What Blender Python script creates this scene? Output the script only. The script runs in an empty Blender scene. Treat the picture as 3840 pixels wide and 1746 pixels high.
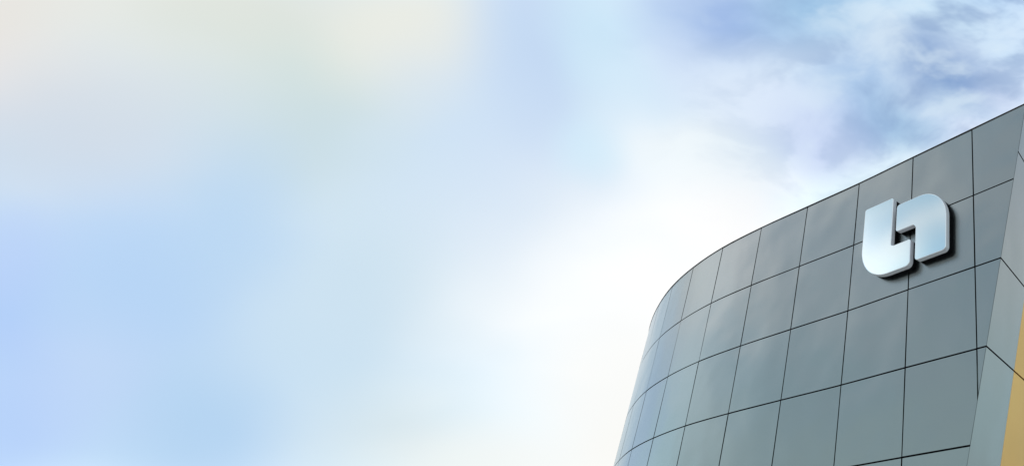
import bpy, bmesh, math, random
from mathutils import Vector, Matrix, Euler

random.seed(11)
scene = bpy.context.scene
R = math.radians

# ------------------------------------------------------------------ camera
EYE = 1.6
PITCH = 31.404
cam_data = bpy.data.cameras.new("camera")
cam = bpy.data.objects.new("camera", cam_data)
scene.collection.objects.link(cam)
cam.location = (0, 0, EYE)
cam.rotation_euler = (R(90 + PITCH), 0, 0)
cam_data.sensor_fit = 'HORIZONTAL'
cam_data.sensor_width = 36.0
cam_data.lens = 36.0 * 2426.04 / 3840.0
cam_data.shift_x = (1920.0 - 3565.19) / 3840.0      # the picture is an off-centre crop
cam_data.clip_end = 6000
scene.camera = cam

# ------------------------------------------------------------------ exposure
vs = scene.view_settings
vs.view_transform = 'Standard'
vs.look = 'None'
vs.exposure = 0.0
vs.gamma = 1.0
vs.use_curve_mapping = False

# ------------------------------------------------------------------ sky
SUN_AZ, SUN_EL = -26.7, 31.0        # degrees; azimuth from +Y towards +X
SKY_STRENGTH = 0.1


def lin(c):
    out = []
    for v in c:
        v = v / 255.0
        out.append(v / 12.92 if v <= 0.04045 else ((v + 0.055) / 1.055) ** 2.4)
    return out


# Soft cloud and haze patches of the sky: azimuth, elevation, roll, half width,
# half height (degrees), colour (sRGB), opacity
# PATCHES-BEGIN
CLOUD_PATCHES = [
    (-42.6, 36.1, -139.0, 33.9, 26.5, (212, 231, 246), 1),
    (-55.3, 16.4, 120.0, 18.5, 14.2, (189, 215, 246), 0.95),
    (-49.2, 10.2, 173.0, 13.4, 10.1, (186, 214, 244), 0.8),
    (-44.4, 21.7, 114.0, 18.6, 15.2, (207, 227, 240), 0.95),
    (-61.6, 23.2, -131.0, 9.2, 7.0, (210, 219, 229), 0.85),
    (-65.6, 27.2, -96.0, 10.0, 4.9, (234, 226, 221), 0.85),
    (-58.1, 31.6, -150.0, 12.3, 8.1, (227, 229, 219), 0.9),
    (-53.6, 29.6, -156.0, 7.7, 6.6, (210, 225, 222), 0.7),
    (-50.4, 35.9, -106.0, 8.2, 6.2, (238, 238, 227), 0.85),
    (-53.4, 26.0, -145.0, 8.3, 5.6, (198, 218, 226), 0.6),
    (-40.2, 33.0, 94.0, 12.6, 10.9, (205, 224, 246), 0.9),
    (-58.0, 13.6, 117.0, 7.0, 2.2, (176, 205, 250), 0.8),
    (-54.9, 7.7, 120.0, 6.2, 2.9, (176, 205, 250), 0.8),
    (-54.5, 11.0, 118.0, 7.2, 3.1, (195, 212, 248), 0.35),
    (-59.3, 16.8, 117.0, 3.2, 2.3, (194, 208, 250), 0.35),
    (-55.5, 16.8, 157.0, 6.0, 4.8, (178, 210, 246), 0.6),
    (-53.1, 20.8, 102.0, 6.6, 5.4, (182, 213, 243), 0.7),
    (-49.3, 9.8, 127.0, 7.7, 5.4, (176, 209, 240), 0.65),
    (-46.0, 17.6, 134.0, 9.1, 8.2, (200, 223, 240), 0.5),
    (-39.3, 11.8, 177.0, 9.5, 6.9, (216, 229, 234), 0.8),
    (-34.1, 10.2, -175.0, 10.4, 4.2, (242, 246, 243), 0.8),
    (-26.2, 20.1, 125.0, 23.0, 17.0, (252, 253, 252), 0.95),
    (-25.9, 11.9, 123.0, 12.7, 10.5, (251, 250, 246), 0.95),
    (-22.3, 31.0, 97.0, 11.8, 11.1, (255, 255, 255), 1),
    (-27.5, 37.3, 163.0, 9.5, 7.2, (246, 253, 255), 1),
    (-31.1, 42.9, -157.0, 8.5, 7.9, (198, 219, 247), 0.8),
    (-41.4, 40.5, 106.0, 10.8, 8.0, (186, 209, 241), 0.55),
    (-36.3, 42.2, 104.0, 8.2, 4.9, (206, 236, 250), 0.6),
    (-35.8, 34.2, -142.0, 4.3, 3.8, (211, 239, 253), 0.6),
    (-32.2, 39.7, 168.0, 6.0, 3.7, (214, 236, 251), 0.6),
    (-6.8, 45.2, -156.0, 22.6, 14.8, (184, 208, 234), 0.9),
    (-26.3, 46.2, -177.0, 7.6, 5.4, (156, 184, 230), 0.9),
    (-16.7, 48.7, -165.0, 7.9, 5.0, (154, 193, 228), 0.85),
    (-22.1, 41.2, 169.0, 10.0, 4.6, (226, 238, 253), 0.8),
    (-3.1, 49.3, 173.0, 10.7, 3.4, (206, 232, 250), 0.7),
    (7.4, 46.8, 157.0, 5.8, 5.5, (198, 224, 246), 0.6),
    (0.4, 44.1, 156.0, 8.4, 4.0, (126, 159, 206), 0.95),
    (-11.4, 43.5, 179.0, 6.4, 3.2, (164, 195, 232), 0.7),
    (-9.6, 40.6, 167.0, 5.8, 2.9, (158, 189, 230), 0.7),
    (-4.6, 40.2, 163.0, 8.1, 3.3, (160, 195, 227), 0.85),
    (-14.7, 39.0, 164.0, 8.5, 4.4, (196, 211, 244), 0.7),
    (-10.3, 35.4, -149.0, 9.6, 4.1, (228, 249, 254), 0.8),
    (1.8, 41.3, 159.0, 5.9, 2.2, (165, 195, 226), 0.6),
]
# PATCHES-END

world = bpy.data.worlds.new("World")
scene.world = world
world.use_nodes = True
nt = world.node_tree
nt.nodes.clear()


def N(kind, **kw):
    n = nt.nodes.new(kind)
    for k, v in kw.items():
        setattr(n, k, v)
    return n


def L(a, b):
    nt.links.new(a, b)


def mixc(fac, a, b, blend='MIX'):
    m = N('ShaderNodeMix', data_type='RGBA', blend_type=blend)
    if isinstance(fac, float):
        m.inputs[0].default_value = fac
    else:
        L(fac, m.inputs[0])
    for s, i in ((a, 6), (b, 7)):
        if isinstance(s, (tuple, list)):
            m.inputs[i].default_value = (*s[:3], 1)
        else:
            L(s, m.inputs[i])
    return m.outputs[2]


def maprange(v, a, b, c, d, smooth=True):
    m = N('ShaderNodeMapRange')
    m.interpolation_type = 'SMOOTHSTEP' if smooth else 'LINEAR'
    L(v, m.inputs[0])
    for i, x in enumerate((a, b, c, d)):
        m.inputs[i + 1].default_value = x
    return m.outputs[0]


def sky_col(c):
    return [v / SKY_STRENGTH for v in lin(c)]


tc = N('ShaderNodeTexCoord')
nrm = N('ShaderNodeVectorMath', operation='NORMALIZE')
L(tc.outputs['Generated'], nrm.inputs[0])
D0 = nrm.outputs[0]

# wind-drawn distortion, so that no patch keeps a clean outline
warp = N('ShaderNodeTexNoise', noise_dimensions='3D')
warp.inputs['Scale'].default_value = 3.2
warp.inputs['Detail'].default_value = 2.5
warp.inputs['Roughness'].default_value = 0.5
L(D0, warp.inputs['Vector'])
wsub = N('ShaderNodeVectorMath', operation='SUBTRACT')
L(warp.outputs['Color'], wsub.inputs[0])
wsub.inputs[1].default_value = (0.5, 0.5, 0.5)
wmul = N('ShaderNodeVectorMath', operation='MULTIPLY_ADD')
L(wsub.outputs[0], wmul.inputs[0])
wmul.inputs[1].default_value = (0.16, 0.16, 0.16)
L(D0, wmul.inputs[2])
DW = wmul.outputs[0]

sky = N('ShaderNodeTexSky', sky_type='NISHITA')
sky.sun_disc = False
sky.sun_elevation = R(SUN_EL)
sky.sun_rotation = R(SUN_AZ)
sky.altitude = 50
sky.air_density = 1.0
sky.dust_density = 1.2
sky.ozone_density = 1.5

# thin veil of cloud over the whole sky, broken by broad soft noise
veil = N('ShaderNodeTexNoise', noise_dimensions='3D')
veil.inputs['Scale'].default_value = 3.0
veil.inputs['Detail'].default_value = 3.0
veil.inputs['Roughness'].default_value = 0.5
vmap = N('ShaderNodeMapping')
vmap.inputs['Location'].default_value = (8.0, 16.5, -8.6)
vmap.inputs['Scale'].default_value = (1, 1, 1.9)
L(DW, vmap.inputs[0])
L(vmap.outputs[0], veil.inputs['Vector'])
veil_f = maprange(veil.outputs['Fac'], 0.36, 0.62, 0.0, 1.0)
tint = N('ShaderNodeTexNoise', noise_dimensions='3D')
tint.inputs['Scale'].default_value = 1.7
tint.inputs['Detail'].default_value = 1.0
tmap = N('ShaderNodeMapping')
tmap.inputs['Location'].default_value = (-6.5, -17.6, 14.7)
L(DW, tmap.inputs[0])
L(tmap.outputs[0], tint.inputs['Vector'])
tint_f = maprange(tint.outputs['Fac'], 0.35, 0.65, 0.0, 1.0)
blue_col = mixc(tint_f, sky_col((166, 207, 226)), sky_col((170, 204, 232)))
pale_col = mixc(tint_f, sky_col((244, 250, 253)), sky_col((250, 248, 252)))
veil_col = mixc(veil_f, blue_col, pale_col)
col = mixc(0.85, sky.outputs[0], veil_col)
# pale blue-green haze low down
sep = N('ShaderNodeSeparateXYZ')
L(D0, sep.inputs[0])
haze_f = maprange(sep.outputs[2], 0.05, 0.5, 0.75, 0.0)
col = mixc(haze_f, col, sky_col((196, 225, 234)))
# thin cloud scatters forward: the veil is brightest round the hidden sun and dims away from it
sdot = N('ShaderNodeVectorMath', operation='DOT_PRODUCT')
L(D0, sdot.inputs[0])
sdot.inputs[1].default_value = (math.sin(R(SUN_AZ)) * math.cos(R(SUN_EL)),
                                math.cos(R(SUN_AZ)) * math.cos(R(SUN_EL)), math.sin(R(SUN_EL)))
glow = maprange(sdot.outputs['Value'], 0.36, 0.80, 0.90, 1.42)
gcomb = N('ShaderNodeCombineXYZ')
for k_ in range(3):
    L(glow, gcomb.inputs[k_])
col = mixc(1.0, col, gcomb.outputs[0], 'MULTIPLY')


def patch(az, el, roll, w, h, rgb, alpha):
    """mask of one soft elliptical cloud patch in the direction (az, el)"""
    a, e = R(az), R(el)
    d = Vector((math.sin(a) * math.cos(e), math.cos(a) * math.cos(e), math.sin(e)))
    ex = Vector((math.cos(a), -math.sin(a), 0))
    ey = ex.cross(d)
    c, s = math.cos(R(roll)), math.sin(R(roll))
    u, v = ex * c + ey * s, ey * c - ex * s
    m = Matrix((u, v, u.cross(v))).transposed()
    mp = N('ShaderNodeMapping', vector_type='TEXTURE')
    mp.inputs['Location'].default_value = d
    mp.inputs['Rotation'].default_value = m.to_euler('XYZ')
    mp.inputs['Scale'].default_value = (R(w), R(h), max(R(w), R(h)))
    L(DW, mp.inputs[0])
    g = N('ShaderNodeTexGradient', gradient_type='SPHERICAL')
    L(mp.outputs[0], g.inputs[0])
    return maprange(g.outputs['Fac'], 0.0, 0.95, 0.0, alpha)


for p in CLOUD_PATCHES:
    col = mixc(patch(*p), col, sky_col(p[5]))

# broken fine cloud high on the right
fine = N('ShaderNodeTexNoise', noise_dimensions='3D')
fine.inputs['Scale'].default_value = 13.0
fine.inputs['Detail'].default_value = 4.0
fine.inputs['Roughness'].default_value = 0.52
fmap = N('ShaderNodeMapping')
fmap.inputs['Rotation'].default_value = (0.3, 0.5, 0.6)
fmap.inputs['Scale'].default_value = (0.65, 1.0, 1.5)
L(DW, fmap.inputs[0])
L(fmap.outputs[0], fine.inputs['Vector'])
fmask = patch(4, 50, 20, 32, 30, None, 1.0)
lo = maprange(fine.outputs['Fac'], 0.34, 0.53, 0.65, 0.0)
hi = maprange(fine.outputs['Fac'], 0.48, 0.68, 0.0, 0.6)
for f_, c_ in ((lo, (136, 164, 205)), (hi, (224, 240, 251))):
    mm = N('ShaderNodeMath', operation='MULTIPLY')
    L(f_, mm.inputs[0])
    L(fmask, mm.inputs[1])
    col = mixc(mm.outputs[0], col, sky_col(c_))

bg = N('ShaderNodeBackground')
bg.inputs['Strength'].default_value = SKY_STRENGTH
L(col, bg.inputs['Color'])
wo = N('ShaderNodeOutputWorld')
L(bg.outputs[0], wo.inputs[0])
world.cycles.sampling_method = 'MANUAL'
world.cycles.sample_map_resolution = 512

# ------------------------------------------------------------------ sun (behind thin cloud, back-lighting the building)
sun_data = bpy.data.lights.new("sun", 'SUN')
sun_data.energy = 1.2
sun_data.angle = R(12)
sun_data.color = (1.0, 0.96, 0.90)
sun = bpy.data.objects.new("sun", sun_data)
scene.collection.objects.link(sun)
sd = Vector((math.sin(R(SUN_AZ)) * math.cos(R(SUN_EL)), math.cos(R(SUN_AZ)) * math.cos(R(SUN_EL)), math.sin(R(SUN_EL))))
sun.rotation_euler = sd.to_track_quat('Z', 'Y').to_euler()
sun.location = sd * 60


# ------------------------------------------------------------------ materials
def material(name, base, metallic=0.0, rough=0.5, coat=0.0, bump=None, vary=0.0, spec=0.5, vscale=0.5, rvary=0.0):
    m = bpy.data.materials.new(name)
    m.use_nodes = True
    t = m.node_tree
    b = t.nodes['Principled BSDF']
    b.inputs['Base Color'].default_value = (*base, 1)
    b.inputs['Metallic'].default_value = metallic
    b.inputs['Roughness'].default_value = rough
    b.inputs['Specular IOR Level'].default_value = spec
    b.inputs['Coat Weight'].default_value = coat
    b.inputs['Coat Roughness'].default_value = 0.25
    b.inputs['Coat IOR'].default_value = 2.1
    tcn = t.nodes.new('ShaderNodeTexCoord')
    if vary:
        nz = t.nodes.new('ShaderNodeTexNoise')
        nz.inputs['Scale'].default_value = vscale
        nz.inputs['Detail'].default_value = 5
        t.links.new(tcn.outputs['Object'], nz.inputs['Vector'])
        mr = t.nodes.new('ShaderNodeMapRange')
        mr.inputs[1].default_value, mr.inputs[2].default_value = 0.3, 0.7
        mr.inputs[3].default_value, mr.inputs[4].default_value = 1 - vary, 1 + vary
        t.links.new(nz.outputs['Fac'], mr.inputs[0])
        mx = t.nodes.new('ShaderNodeVectorMath')
        mx.operation = 'SCALE'
        mx.inputs[0].default_value = base
        t.links.new(mr.outputs[0], mx.inputs['Scale'])
        t.links.new(mx.outputs[0], b.inputs['Base Color'])
        if rvary:
            mr2 = t.nodes.new('ShaderNodeMapRange')
            mr2.inputs[1].default_value, mr2.inputs[2].default_value = 0.3, 0.7
            mr2.inputs[3].default_value, mr2.inputs[4].default_value = rough - rvary, rough + rvary
            t.links.new(nz.outputs['Fac'], mr2.inputs[0])
            t.links.new(mr2.outputs[0], b.inputs['Roughness'])
    if bump:
        sc, st, dist = bump
        nb = t.nodes.new('ShaderNodeTexNoise')
        nb.inputs['Scale'].default_value = sc
        nb.inputs['Detail'].default_value = 1.5
        t.links.new(tcn.outputs['Object'], nb.inputs['Vector'])
        bp = t.nodes.new('ShaderNodeBump')
        bp.inputs['Strength'].default_value = st
        bp.inputs['Distance'].default_value = dist
        t.links.new(nb.outputs['Fac'], bp.inputs['Height'])
        t.links.new(bp.outputs[0], b.inputs['Normal'])
    return m


M = {
    'panel': material('brushed_panel_metal', (0.295, 0.322, 0.298), 1.0, 0.25, coat=0.9, bump=(0.7, 0.8, 0.09), vary=0.03),
    'gold': material('gold_panel_paint', (0.95, 0.56, 0.16), 0.8, 0.38, bump=(0.9, 0.5, 0.02), vary=0.05),
    'dark': material('dark_backing', (0.006, 0.006, 0.007), 0.0, 0.9, spec=0.1),
    'coping': material('dark_bronze_trim', (0.055, 0.043, 0.035), 0.3, 0.5, vary=0.1),
    'roof': material('roof_membrane', (0.22, 0.22, 0.22), 0, 0.9, vary=0.1),
    'plinth': material('dark_stone_plinth', (0.10, 0.10, 0.10), 0, 0.6, vary=0.15, vscale=3),
    'render': material('grey_render', (0.30, 0.31, 0.31), 0, 0.85, vary=0.08),
    'ground': material('plaza_concrete', (0.45, 0.44, 0.42), 0, 0.9, vary=0.12, vscale=0.25),
    'sign_face': material('polished_sign_metal', (0.89, 0.99, 0.975), 1.0, 0.2),
    'sign_rim': material('bright_sign_rim', (0.98, 0.985, 0.985), 1.0, 0.2),
    'sign_edge': material('brushed_sign_edge', (0.90, 0.88, 0.90), 0.0, 0.3),
    'sign_back': material('black_sign_shell', (0.005, 0.005, 0.006), 0.0, 0.8, spec=0.08),
    'bolt': material('steel_bolt', (0.35, 0.35, 0.36), 1.0, 0.35),
}

# no two panels have quite the same tone
for key_ in ('panel', 'gold'):
    t_ = M[key_].node_tree
    b_ = t_.nodes['Principled BSDF']
    src = b_.inputs['Base Color'].links[0].from_socket
    oi = t_.nodes.new('ShaderNodeObjectInfo')
    mr_ = t_.nodes.new('ShaderNodeMapRange')
    mr_.inputs[3].default_value, mr_.inputs[4].default_value = 0.965, 1.035
    t_.links.new(oi.outputs['Random'], mr_.inputs[0])
    sc_ = t_.nodes.new('ShaderNodeVectorMath')
    sc_.operation = 'SCALE'
    t_.links.new(src, sc_.inputs[0])
    t_.links.new(mr_.outputs[0], sc_.inputs['Scale'])
    t_.links.new(sc_.outputs[0], b_.inputs['Base Color'])

col_main = scene.collection

# the polished sign faces are bump-warped, a shape added to grade the sky reflection across them
t_ = M['sign_face'].node_tree
tcs = t_.nodes.new('ShaderNodeTexCoord')
accum = None
for axis, shift, gain in (((-0.80251629, 0.59663021, 0.0), 0.25, 0.09), ((0.0, 0.0, -1.0), 0.45, -0.19)):
    dt = t_.nodes.new('ShaderNodeVectorMath')
    dt.operation = 'DOT_PRODUCT'
    t_.links.new(tcs.outputs['Object'], dt.inputs[0])
    dt.inputs[1].default_value = axis
    ad = t_.nodes.new('ShaderNodeMath')
    ad.operation = 'ADD'
    t_.links.new(dt.outputs['Value'], ad.inputs[0])
    ad.inputs[1].default_value = shift
    sq = t_.nodes.new('ShaderNodeMath')
    sq.operation = 'POWER'
    t_.links.new(ad.outputs[0], sq.inputs[0])
    sq.inputs[1].default_value = 2.0
    ml = t_.nodes.new('ShaderNodeMath')
    ml.operation = 'MULTIPLY_ADD'
    t_.links.new(sq.outputs[0], ml.inputs[0])
    ml.inputs[1].default_value = -gain / 2
    if accum is None:
        ml.inputs[2].default_value = 0.0
    else:
        t_.links.new(accum, ml.inputs[2])
    accum = ml.outputs[0]
bpn = t_.nodes.new('ShaderNodeBump')
bpn.inputs['Strength'].default_value = 1.0
bpn.inputs['Distance'].default_value = 1.0
t_.links.new(accum, bpn.inputs['Height'])
t_.links.new(bpn.outputs[0], t_.nodes['Principled BSDF'].inputs['Normal'])


def obj(name, verts, faces, mat, parent=None, smooth_faces=None):
    me = bpy.data.meshes.new(name)
    me.from_pydata([tuple(v) for v in verts], [], faces)
    me.update()
    bm = bmesh.new()
    bm.from_mesh(me)
    bmesh.ops.recalc_face_normals(bm, faces=bm.faces)
    bm.to_mesh(me)
    bm.free()
    if smooth_faces is not None:
        for i in smooth_faces:
            me.polygons[i].use_smooth = True
    me.materials.append(M[mat])
    o = bpy.data.objects.new(name, me)
    col_main.objects.link(o)
    if parent:
        o.parent = parent
    return o


def empty(name, loc=(0, 0, 0)):
    e = bpy.data.objects.new(name, None)
    e.location = loc
    col_main.objects.link(e)
    return e


# ------------------------------------------------------------------ ground
U = 1.5                                   # one panel height, metres
G = 1500.0
g = obj('ground', [(-G, -G, 0), (G, -G, 0), (G, G, 0), (-G, G, 0)], [(0, 1, 2, 3)], 'ground')
g['kind'] = 'structure'

# ------------------------------------------------------------------ building plan
# joints of the curved front, seen from above (panel units), right to left
PLAN = [(0.28038, 6.58889), (-0.52592, 7.18299), (-1.35560, 7.80516), (-2.23858, 8.42529), (-3.11435, 9.04701),
        (-3.94597, 9.69686), (-4.69794, 10.41186), (-5.35666, 11.16770), (-5.92608, 11.98688)]
ang = 55.2
for k in range(8):                        # the rounded end goes on turning away
    ang += 4.6 + 0.5 * k
    PLAN.append((PLAN[-1][0] - 1.02 * math.cos(R(ang)), PLAN[-1][1] + 1.02 * math.sin(R(ang))))
TAN = Vector((-0.80251629, 0.59663021))   # along the straight front, to the left
NOR = Vector((-0.59663021, -0.80251629))  # out of the straight front
ext = Vector(PLAN[0]) - TAN * 1.0
CURVE = [ext] + [Vector(p) for p in PLAN]   # CURVE[i + 1] is joint i


def plan_point(i, t):
    """point (metres) and outward normal on the front between joint i and i + 1"""
    k = i + 1
    p1, p2 = CURVE[k], CURVE[k + 1]
    p0 = CURVE[k - 1] if k > 0 else p1 * 2 - p2
    p3 = CURVE[k + 2] if k + 2 < len(CURVE) else p2 * 2 - p1
    a = 2 * p1
    b = p2 - p0
    c = 2 * p0 - 5 * p1 + 4 * p2 - p3
    d = -p0 + 3 * p1 - 3 * p2 + p3
    q = 0.5 * (a + b * t + c * t * t + d * t ** 3)
    v = 0.5 * (b + 2 * c * t + 3 * d * t * t)
    v.normalize()
    return q * U, Vector((-v.y, v.x)) if (Vector((-v.y, v.x)).dot(-q) > 0) else Vector((v.y, -v.x))


def outward(i, t):
    q, n = plan_point(i, t)
    # the front always faces away from the building's middle
    if n.dot(Vector((2.0, 22.0)) - q) > 0:
        n = -n
    return q, n


ZT = EYE + 5.61474 * U                      # top of the front
ROWS = [ZT, EYE + 4.56637 * U] + [EYE + (3.56637 - k) * U for k in range(4)] + [0.55]
GAP = 0.028
TH = 0.05


def corner_s(z):
    """how far right of the last full joint the slanted corner stands at height z (metres)"""
    h = (z - EYE) / U
    return (0.1240 + 0.2305 * (h - 2.56637)) * U


def clip(poly, keep):
    """clip a convex (s, z) polygon to keep(s, z) <= 0, keep being linear"""
    out = []
    for k in range(len(poly)):
        a, b = poly[k], poly[(k + 1) % len(poly)]
        fa, fb = keep(*a), keep(*b)
        if fa <= 0:
            out.append(a)
        if fa * fb < 0:
            t = fa / (fa - fb)
            out.append((a[0] + (b[0] - a[0]) * t, a[1] + (b[1] - a[1]) * t))
    return out


def prism(name, pts, n, th, mat, parent, tilt=None):
    """flat polygon pts (3D, on the outer face) given thickness inwards along n"""
    c = sum(pts, Vector()) / len(pts)
    v = [p.copy() for p in pts]
    if tilt:
        v = [p + n * ((p - c).dot(tilt)) for p in v]
    k = len(v)
    verts = v + [p - n * th for p in v]
    faces = [tuple(range(k)), tuple(range(2 * k - 1, k - 1, -1))]
    faces += [(j, (j + 1) % k, k + (j + 1) % k, k + j) for j in range(k)]
    return obj(name, verts, faces, mat, parent)


base_pt = Vector((PLAN[1][0] * U, PLAN[1][1] * U, 0))
building = empty('office_building', base_pt)
building['label'] = 'modern building with a curved front of grey metal panels and a golden side wall'
building['category'] = 'building'
bpy.context.view_layer.update()
INV = Matrix.Translation(-base_pt)


def adopt(o, parent=None):
    """parent keeping the world position (parents carry only a translation)"""
    p = parent or building
    o.parent = p
    return o


def wobj(name, verts, faces, mat, parent=None, smooth=None):
    vv = [Vector(v) - base_pt for v in verts]
    return obj(name, vv, faces, mat, parent or building, smooth)


A2 = Vector(PLAN[0]) * U


def front_pt(s, z, off=0.0):
    """point on the straight front: s metres right of joint 0 (negative: left)"""
    if s >= -1e-6:
        q = A2 - TAN * s
        nn = NOR
    else:
        q, nn = outward(0, -s / (((Vector(PLAN[1]) - Vector(PLAN[0])).length) * U))
    q = q + nn * off
    return Vector((q.x, q.y, z))


# --- panels of the straight end, cut by the slanted corner
chord0 = (Vector(PLAN[1]) - Vector(PLAN[0])).length * U
for r in range(len(ROWS) - 1):
    zt, zb = ROWS[r] - (GAP / 2 if r else 0.0), ROWS[r + 1] + GAP / 2
    for (s0, s1) in ((0.0, 3.0), (-chord0, 0.0)):
        poly = [(s0 + GAP / 2, zb), (s1 - (GAP / 2 if s1 == 0.0 else 0), zb),
                (s1 - (GAP / 2 if s1 == 0.0 else 0), zt), (s0 + GAP / 2, zt)]
        poly = clip(poly, lambda s, z: s - corner_s(z) + 0.004)
        if len(poly) < 3:
            continue
        pts = [front_pt(s, z) for s, z in poly]
        n3 = Vector((NOR.x, NOR.y, 0))
        if s1 == 0.0:
            q, nn = outward(0, 0.5)
            n3 = Vector((nn.x, nn.y, 0))
        tl = Vector((random.uniform(-1, 1), random.uniform(-1, 1), random.uniform(-1, 1))) * 0.003
        k = len(pts)
        c = sum(pts, Vector()) / k
        v = [p + n3 * (p - c).dot(tl) for p in pts]
        left3 = Vector((TAN.x, TAN.y, 0))       # mitred along the slanted corner
        verts = v + [p - n3 * TH + (left3 * TH * 1.25 if s > corner_s(z) - 0.01 else Vector()) for p, (s, z) in zip(v, poly)]
        faces = [tuple(range(k)), tuple(range(2 * k - 1, k - 1, -1))] + \
                [(j, (j + 1) % k, k + (j + 1) % k, k + j) for j in range(k)]
        wobj('panel', verts, faces, 'panel')

# --- panels of the curved front
SEG = 5
LAST = len(PLAN) - 2
for i in range(1, LAST + 1):
    ch = (Vector(PLAN[i + 1]) - Vector(PLAN[i])).length * U
    e = GAP / 2 / ch
    for r in range(len(ROWS) - 1):
        zt, zb = ROWS[r] - (GAP / 2 if r else 0.0), ROWS[r + 1] + GAP / 2
        tx, tz = random.uniform(-1, 1) * 0.003, random.uniform(-1, 1) * 0.003
        F, B = [], []
        for k in range(SEG + 1):
            t = e + (1 - 2 * e) * k / SEG
            q, n = outward(i, t)
            for z in (zb, zt):
                off = (t - 0.5) * ch * tx + (z - (zb + zt) / 2) * tz
                F.append(Vector((q.x + n.x * off, q.y + n.y * off, z)))
                B.append(Vector((q.x + n.x * (off - TH), q.y + n.y * (off - TH), z)))
        nF = len(F)
        faces = [(2 * k, 2 * k + 1, 2 * k + 3, 2 * k + 2) for k in range(SEG)]
        sm = list(range(SEG))
        # the rim has its own vertices, so that the smooth face keeps a crisp edge
        ring = [2 * k for k in range(SEG + 1)] + [2 * k + 1 for k in range(SEG, -1, -1)]
        rv = [F[a] for a in ring] + [B[a] for a in ring]
        m = len(ring)
        faces += [(nF + j, nF + (j + 1) % m, nF + m + (j + 1) % m, nF + m + j) for j in range(m)]
        o = wobj('panel', F + rv, faces, 'panel', smooth=sm)

# --- the side wall: slanted corner strip of grey panels, then golden panels
RET = Vector((0.41995, 0.90755)).normalized()          # along the side wall, away from the corner
RET3 = Vector((RET.x, RET.y, 0))


def corner_pt(z):
    s = corner_s(z)
    q = A2 - TAN * s if s > 0 else A2 - TAN * s
    return Vector((q.x, q.y, z))


e_up = (corner_pt(5) - corner_pt(4))
side_n = RET3.cross(e_up).normalized()
if side_n.dot(Vector((1, -0.3, 0))) < 0:
    side_n = -side_n


def side_pt(d, z, off=0.0):
    return corner_pt(z) + RET3 * d + side_n * off


STRIP = 0.856 * U
SROWS = [ZT, EYE + 4.935 * U, ROWS[2], ROWS[3], EYE + 1.0 * U, 0.55]
SIDE_LEN = 9.0
gcols = [STRIP, STRIP + 2.6, STRIP + 5.2, SIDE_LEN]
for r in range(len(SROWS) - 1):
    zt, zb = SROWS[r] - (GAP / 2 if r else 0), SROWS[r + 1] + GAP / 2
    tl = Vector((random.uniform(-1, 1), random.uniform(-1, 1), random.uniform(-1, 1))) * 0.003
    for (d0, d1, name, mat) in [(0.006, STRIP - 0.002, 'panel', 'panel')] + \
            [(gcols[k] + (0.002 if k == 0 else GAP / 2), gcols[k + 1] - GAP / 2, 'gold_panel', 'gold') for k in range(3)]:
        pts = [side_pt(d0, zb), side_pt(d1, zb), side_pt(d1, zt), side_pt(d0, zt)]
        k = 4
        verts = pts + [p - side_n * TH for p in pts]
        if d0 < 0.01:      # mitre the strip behind the front panels
            verts[4] = verts[4] + RET3 * TH * 1.25
            verts[7] = verts[7] + RET3 * TH * 1.25
        faces = [(0, 1, 2, 3), (7, 6, 5, 4)] + [(j, (j + 1) % k, k + (j + 1) % k, k + j) for j in range(k)]
        wobj(name, verts, faces, mat)

# --- dark core behind the joints, with roof, coping, plinth and plain rear walls
INSET = 0.056


def ring(z, inset, side_inset=None):
    si = inset if side_inset is None else side_inset
    pts = []
    for i in range(LAST, 0, -1):
        for t in ((1.0, 0.75, 0.5, 0.25) if i == LAST else (1.0, 0.75, 0.5, 0.25)):
            q, n = outward(i, t)
            pts.append(Vector((q.x - n.x * inset, q.y - n.y * inset, z)))
    q, n = outward(1, 0.0)
    pts.append(Vector((q.x - n.x * inset, q.y - n.y * inset, z)))
    c = corner_pt(z)
    # inset corner: intersection of the two inset planes
    n3 = Vector((NOR.x, NOR.y, 0))
    sn = Vector((side_n.x, side_n.y, 0)).normalized()
    c = c - (n3 * inset + sn * si) / (1 + n3.dot(sn))
    pts.append(c)
    pts.append(side_pt(SIDE_LEN, z) - sn * si)
    return pts


def loft(name, rings, mat, cap_top=True, cap_bottom=True):
    verts, faces = [], []
    n = len(rings[0])
    for rg in rings:
        verts += rg
    for a in range(len(rings) - 1):
        for j in range(n):
            faces.append((a * n + j, a * n + (j + 1) % n, (a + 1) * n + (j + 1) % n, (a + 1) * n + j))
    if cap_bottom:
        faces.append(tuple(range(n)))
    if cap_top:
        faces.append(tuple(range((len(rings) - 1) * n, len(rings) * n)))
    return wobj(name, verts, faces, mat)


loft('core_wall', [ring(0.5, INSET), ring(ZT - 0.03, INSET)], 'dark')
loft('plinth', [ring(0.0, 0.10), ring(0.52, 0.10)], 'plinth')
loft('roof', [ring(ZT - 0.028, INSET + 0.25), ring(ZT + 0.005, INSET + 0.25)], 'roof')
# coping: a thin folded trim along the top edge
outer0, outer1 = ring(ZT + 0.004, -0.012), ring(ZT + 0.024, -0.012)
inner0, inner1 = ring(ZT + 0.004, 0.30), ring(ZT + 0.024, 0.30)
n = len(outer0)
vv = outer0 + outer1 + inner1 + inner0
ff = []
for a in range(4):
    for j in range(n):
        b = (a + 1) % 4
        ff.append((a * n + j, a * n + (j + 1) % n, b * n + (j + 1) % n, b * n + j))
wobj('coping', vv, ff, 'coping')


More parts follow.
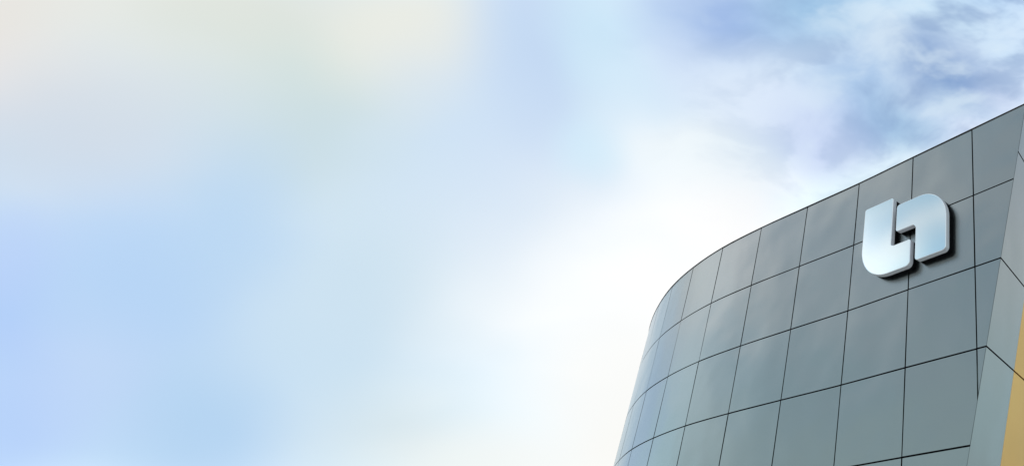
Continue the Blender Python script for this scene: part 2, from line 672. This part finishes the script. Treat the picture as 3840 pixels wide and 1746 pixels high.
# ------------------------------------------------------------------ sign
def outline(corners, seg=8):
    """rounded polygon; corners = (s, z, radius), counter-clockwise or not"""
    pts = []
    k = len(corners)
    for j in range(k):
        p = Vector(corners[j][:2])
        a = (Vector(corners[j - 1][:2]) - p).normalized()
        b = (Vector(corners[(j + 1) % k][:2]) - p).normalized()
        r = corners[j][2]
        half = math.acos(max(-1, min(1, a.dot(b)))) / 2
        d = r / math.tan(half)
        p0, p1 = p + a * d, p + b * d
        c = p + (a + b).normalized() * (r / math.sin(half))
        a0 = math.atan2(p0.y - c.y, p0.x - c.x)
        a1 = math.atan2(p1.y - c.y, p1.x - c.x)
        da = (a1 - a0 + math.pi) % (2 * math.pi) - math.pi
        m = max(3, int(seg * (3 if r > 0.2 else 1)))
        for q in range(m + 1):
            t = a0 + da * q / m
            pts.append((c.x + r * math.cos(t), c.y + r * math.sin(t)))
    return pts


DEPTH = 0.138 * U
sign_base = Vector(((A2 - TAN * -1.6).x, (A2 - TAN * -1.6).y, 0))
SIGN_K = 0.0
# wall coordinates of the two strokes as seen projected on the wall plane (panel units)
LEFT = [(-1.868, 5.083, .035), (-1.338, 5.083, .035), (-1.338, 4.305, .05), (-1.000, 4.305, .035),
        (-1.000, 3.912, .07), (-1.872, 3.912, .50)]
RIGHT = [(-1.267, 4.925, .05), (-0.424, 4.925, .47), (-0.424, 3.948, .06), (-0.922, 3.948, .06),
         (-0.922, 4.498, .06), (-1.267, 4.498, .05)]
wall_d = -(Vector(PLAN[0]).dot(NOR))
kk = (wall_d - 0.138) / wall_d
foot = -NOR * wall_d                        # foot of the eye's perpendicular on the wall
s_foot = (foot - Vector(PLAN[0])).dot(-TAN)


def shrink(c):
    return [((s_foot + (s - s_foot) * kk) * U, EYE + z * kk * U, r * kk * U) for s, z, r in c]


sign = empty('wall_emblem', (A2.x + TAN.x * 1.3 * U, A2.y + TAN.y * 1.3 * U, EYE + 4.2 * U))
sign['label'] = 'pale polished two-stroke company emblem standing off the grey panel wall'
sign['category'] = 'sign'
so = Vector(sign.location)


def wall3(s, z, off):
    q = A2 - TAN * s + NOR * off
    return Vector((q.x, q.y, z)) - so


def inset_poly(pts, d):
    k = len(pts)
    area = sum(pts[j][0] * pts[(j + 1) % k][1] - pts[(j + 1) % k][0] * pts[j][1] for j in range(k))
    sg = 1 if area > 0 else -1
    out = []
    for j in range(k):
        a, b, c = Vector(pts[j - 1]), Vector(pts[j]), Vector(pts[(j + 1) % k])
        t = (c - a)
        if t.length < 1e-9:
            t = c - b
        t.normalize()
        out.append((b.x - t.y * sg * d, b.y + t.x * sg * d))
    return out


def rings_mesh(name, rings, mat, parent, cap0=False, cap1=False, smooth=False):
    n = len(rings[0])
    verts = [p for r_ in rings for p in r_]
    faces = []
    for a in range(len(rings) - 1):
        for j in range(n):
            faces.append((a * n + j, a * n + (j + 1) % n, (a + 1) * n + (j + 1) % n, (a + 1) * n + j))
    if cap0:
        faces.append(tuple(range(n)))
    if cap1:
        faces.append(tuple(range((len(rings) - 1) * n, len(rings) * n)))
    return obj(name, verts, faces, mat, parent, list(range(len(faces))) if smooth else None)


for corners, lab in ((LEFT, 'left stroke with a round lower corner'), (RIGHT, 'right stroke with a round upper corner')):
    pts = outline(shrink(corners))
    mid = DEPTH * 0.50
    body = rings_mesh('emblem_stroke', [[wall3(s, z, mid) for s, z in pts], [wall3(s, z, DEPTH - 0.012) for s, z in pts]],
                      'sign_edge', sign, cap0=True, cap1=True)
    body['label'] = lab
    i1, i2 = inset_poly(pts, 0.003), inset_poly(pts, 0.012)
    i3 = inset_poly(pts, 0.014)
    rings_mesh('rim', [[wall3(s, z, DEPTH - 0.0115) for s, z in pts], [wall3(s, z, DEPTH - 0.005) for s, z in i1],
                       [wall3(s, z, DEPTH) for s, z in i2], [wall3(s, z, DEPTH - 0.001) for s, z in i3]], 'sign_rim', body)
    obj('face', [wall3(s, z, DEPTH - 0.001) for s, z in i3], [tuple(range(len(i3)))], 'sign_face', body)
    b1 = inset_poly(pts, 0.003)
    rings_mesh('back_shell', [[wall3(s, z, 0.004) for s, z in b1], [wall3(s, z, mid - 0.001) for s, z in b1]],
               'sign_back', body, cap0=True, cap1=True)
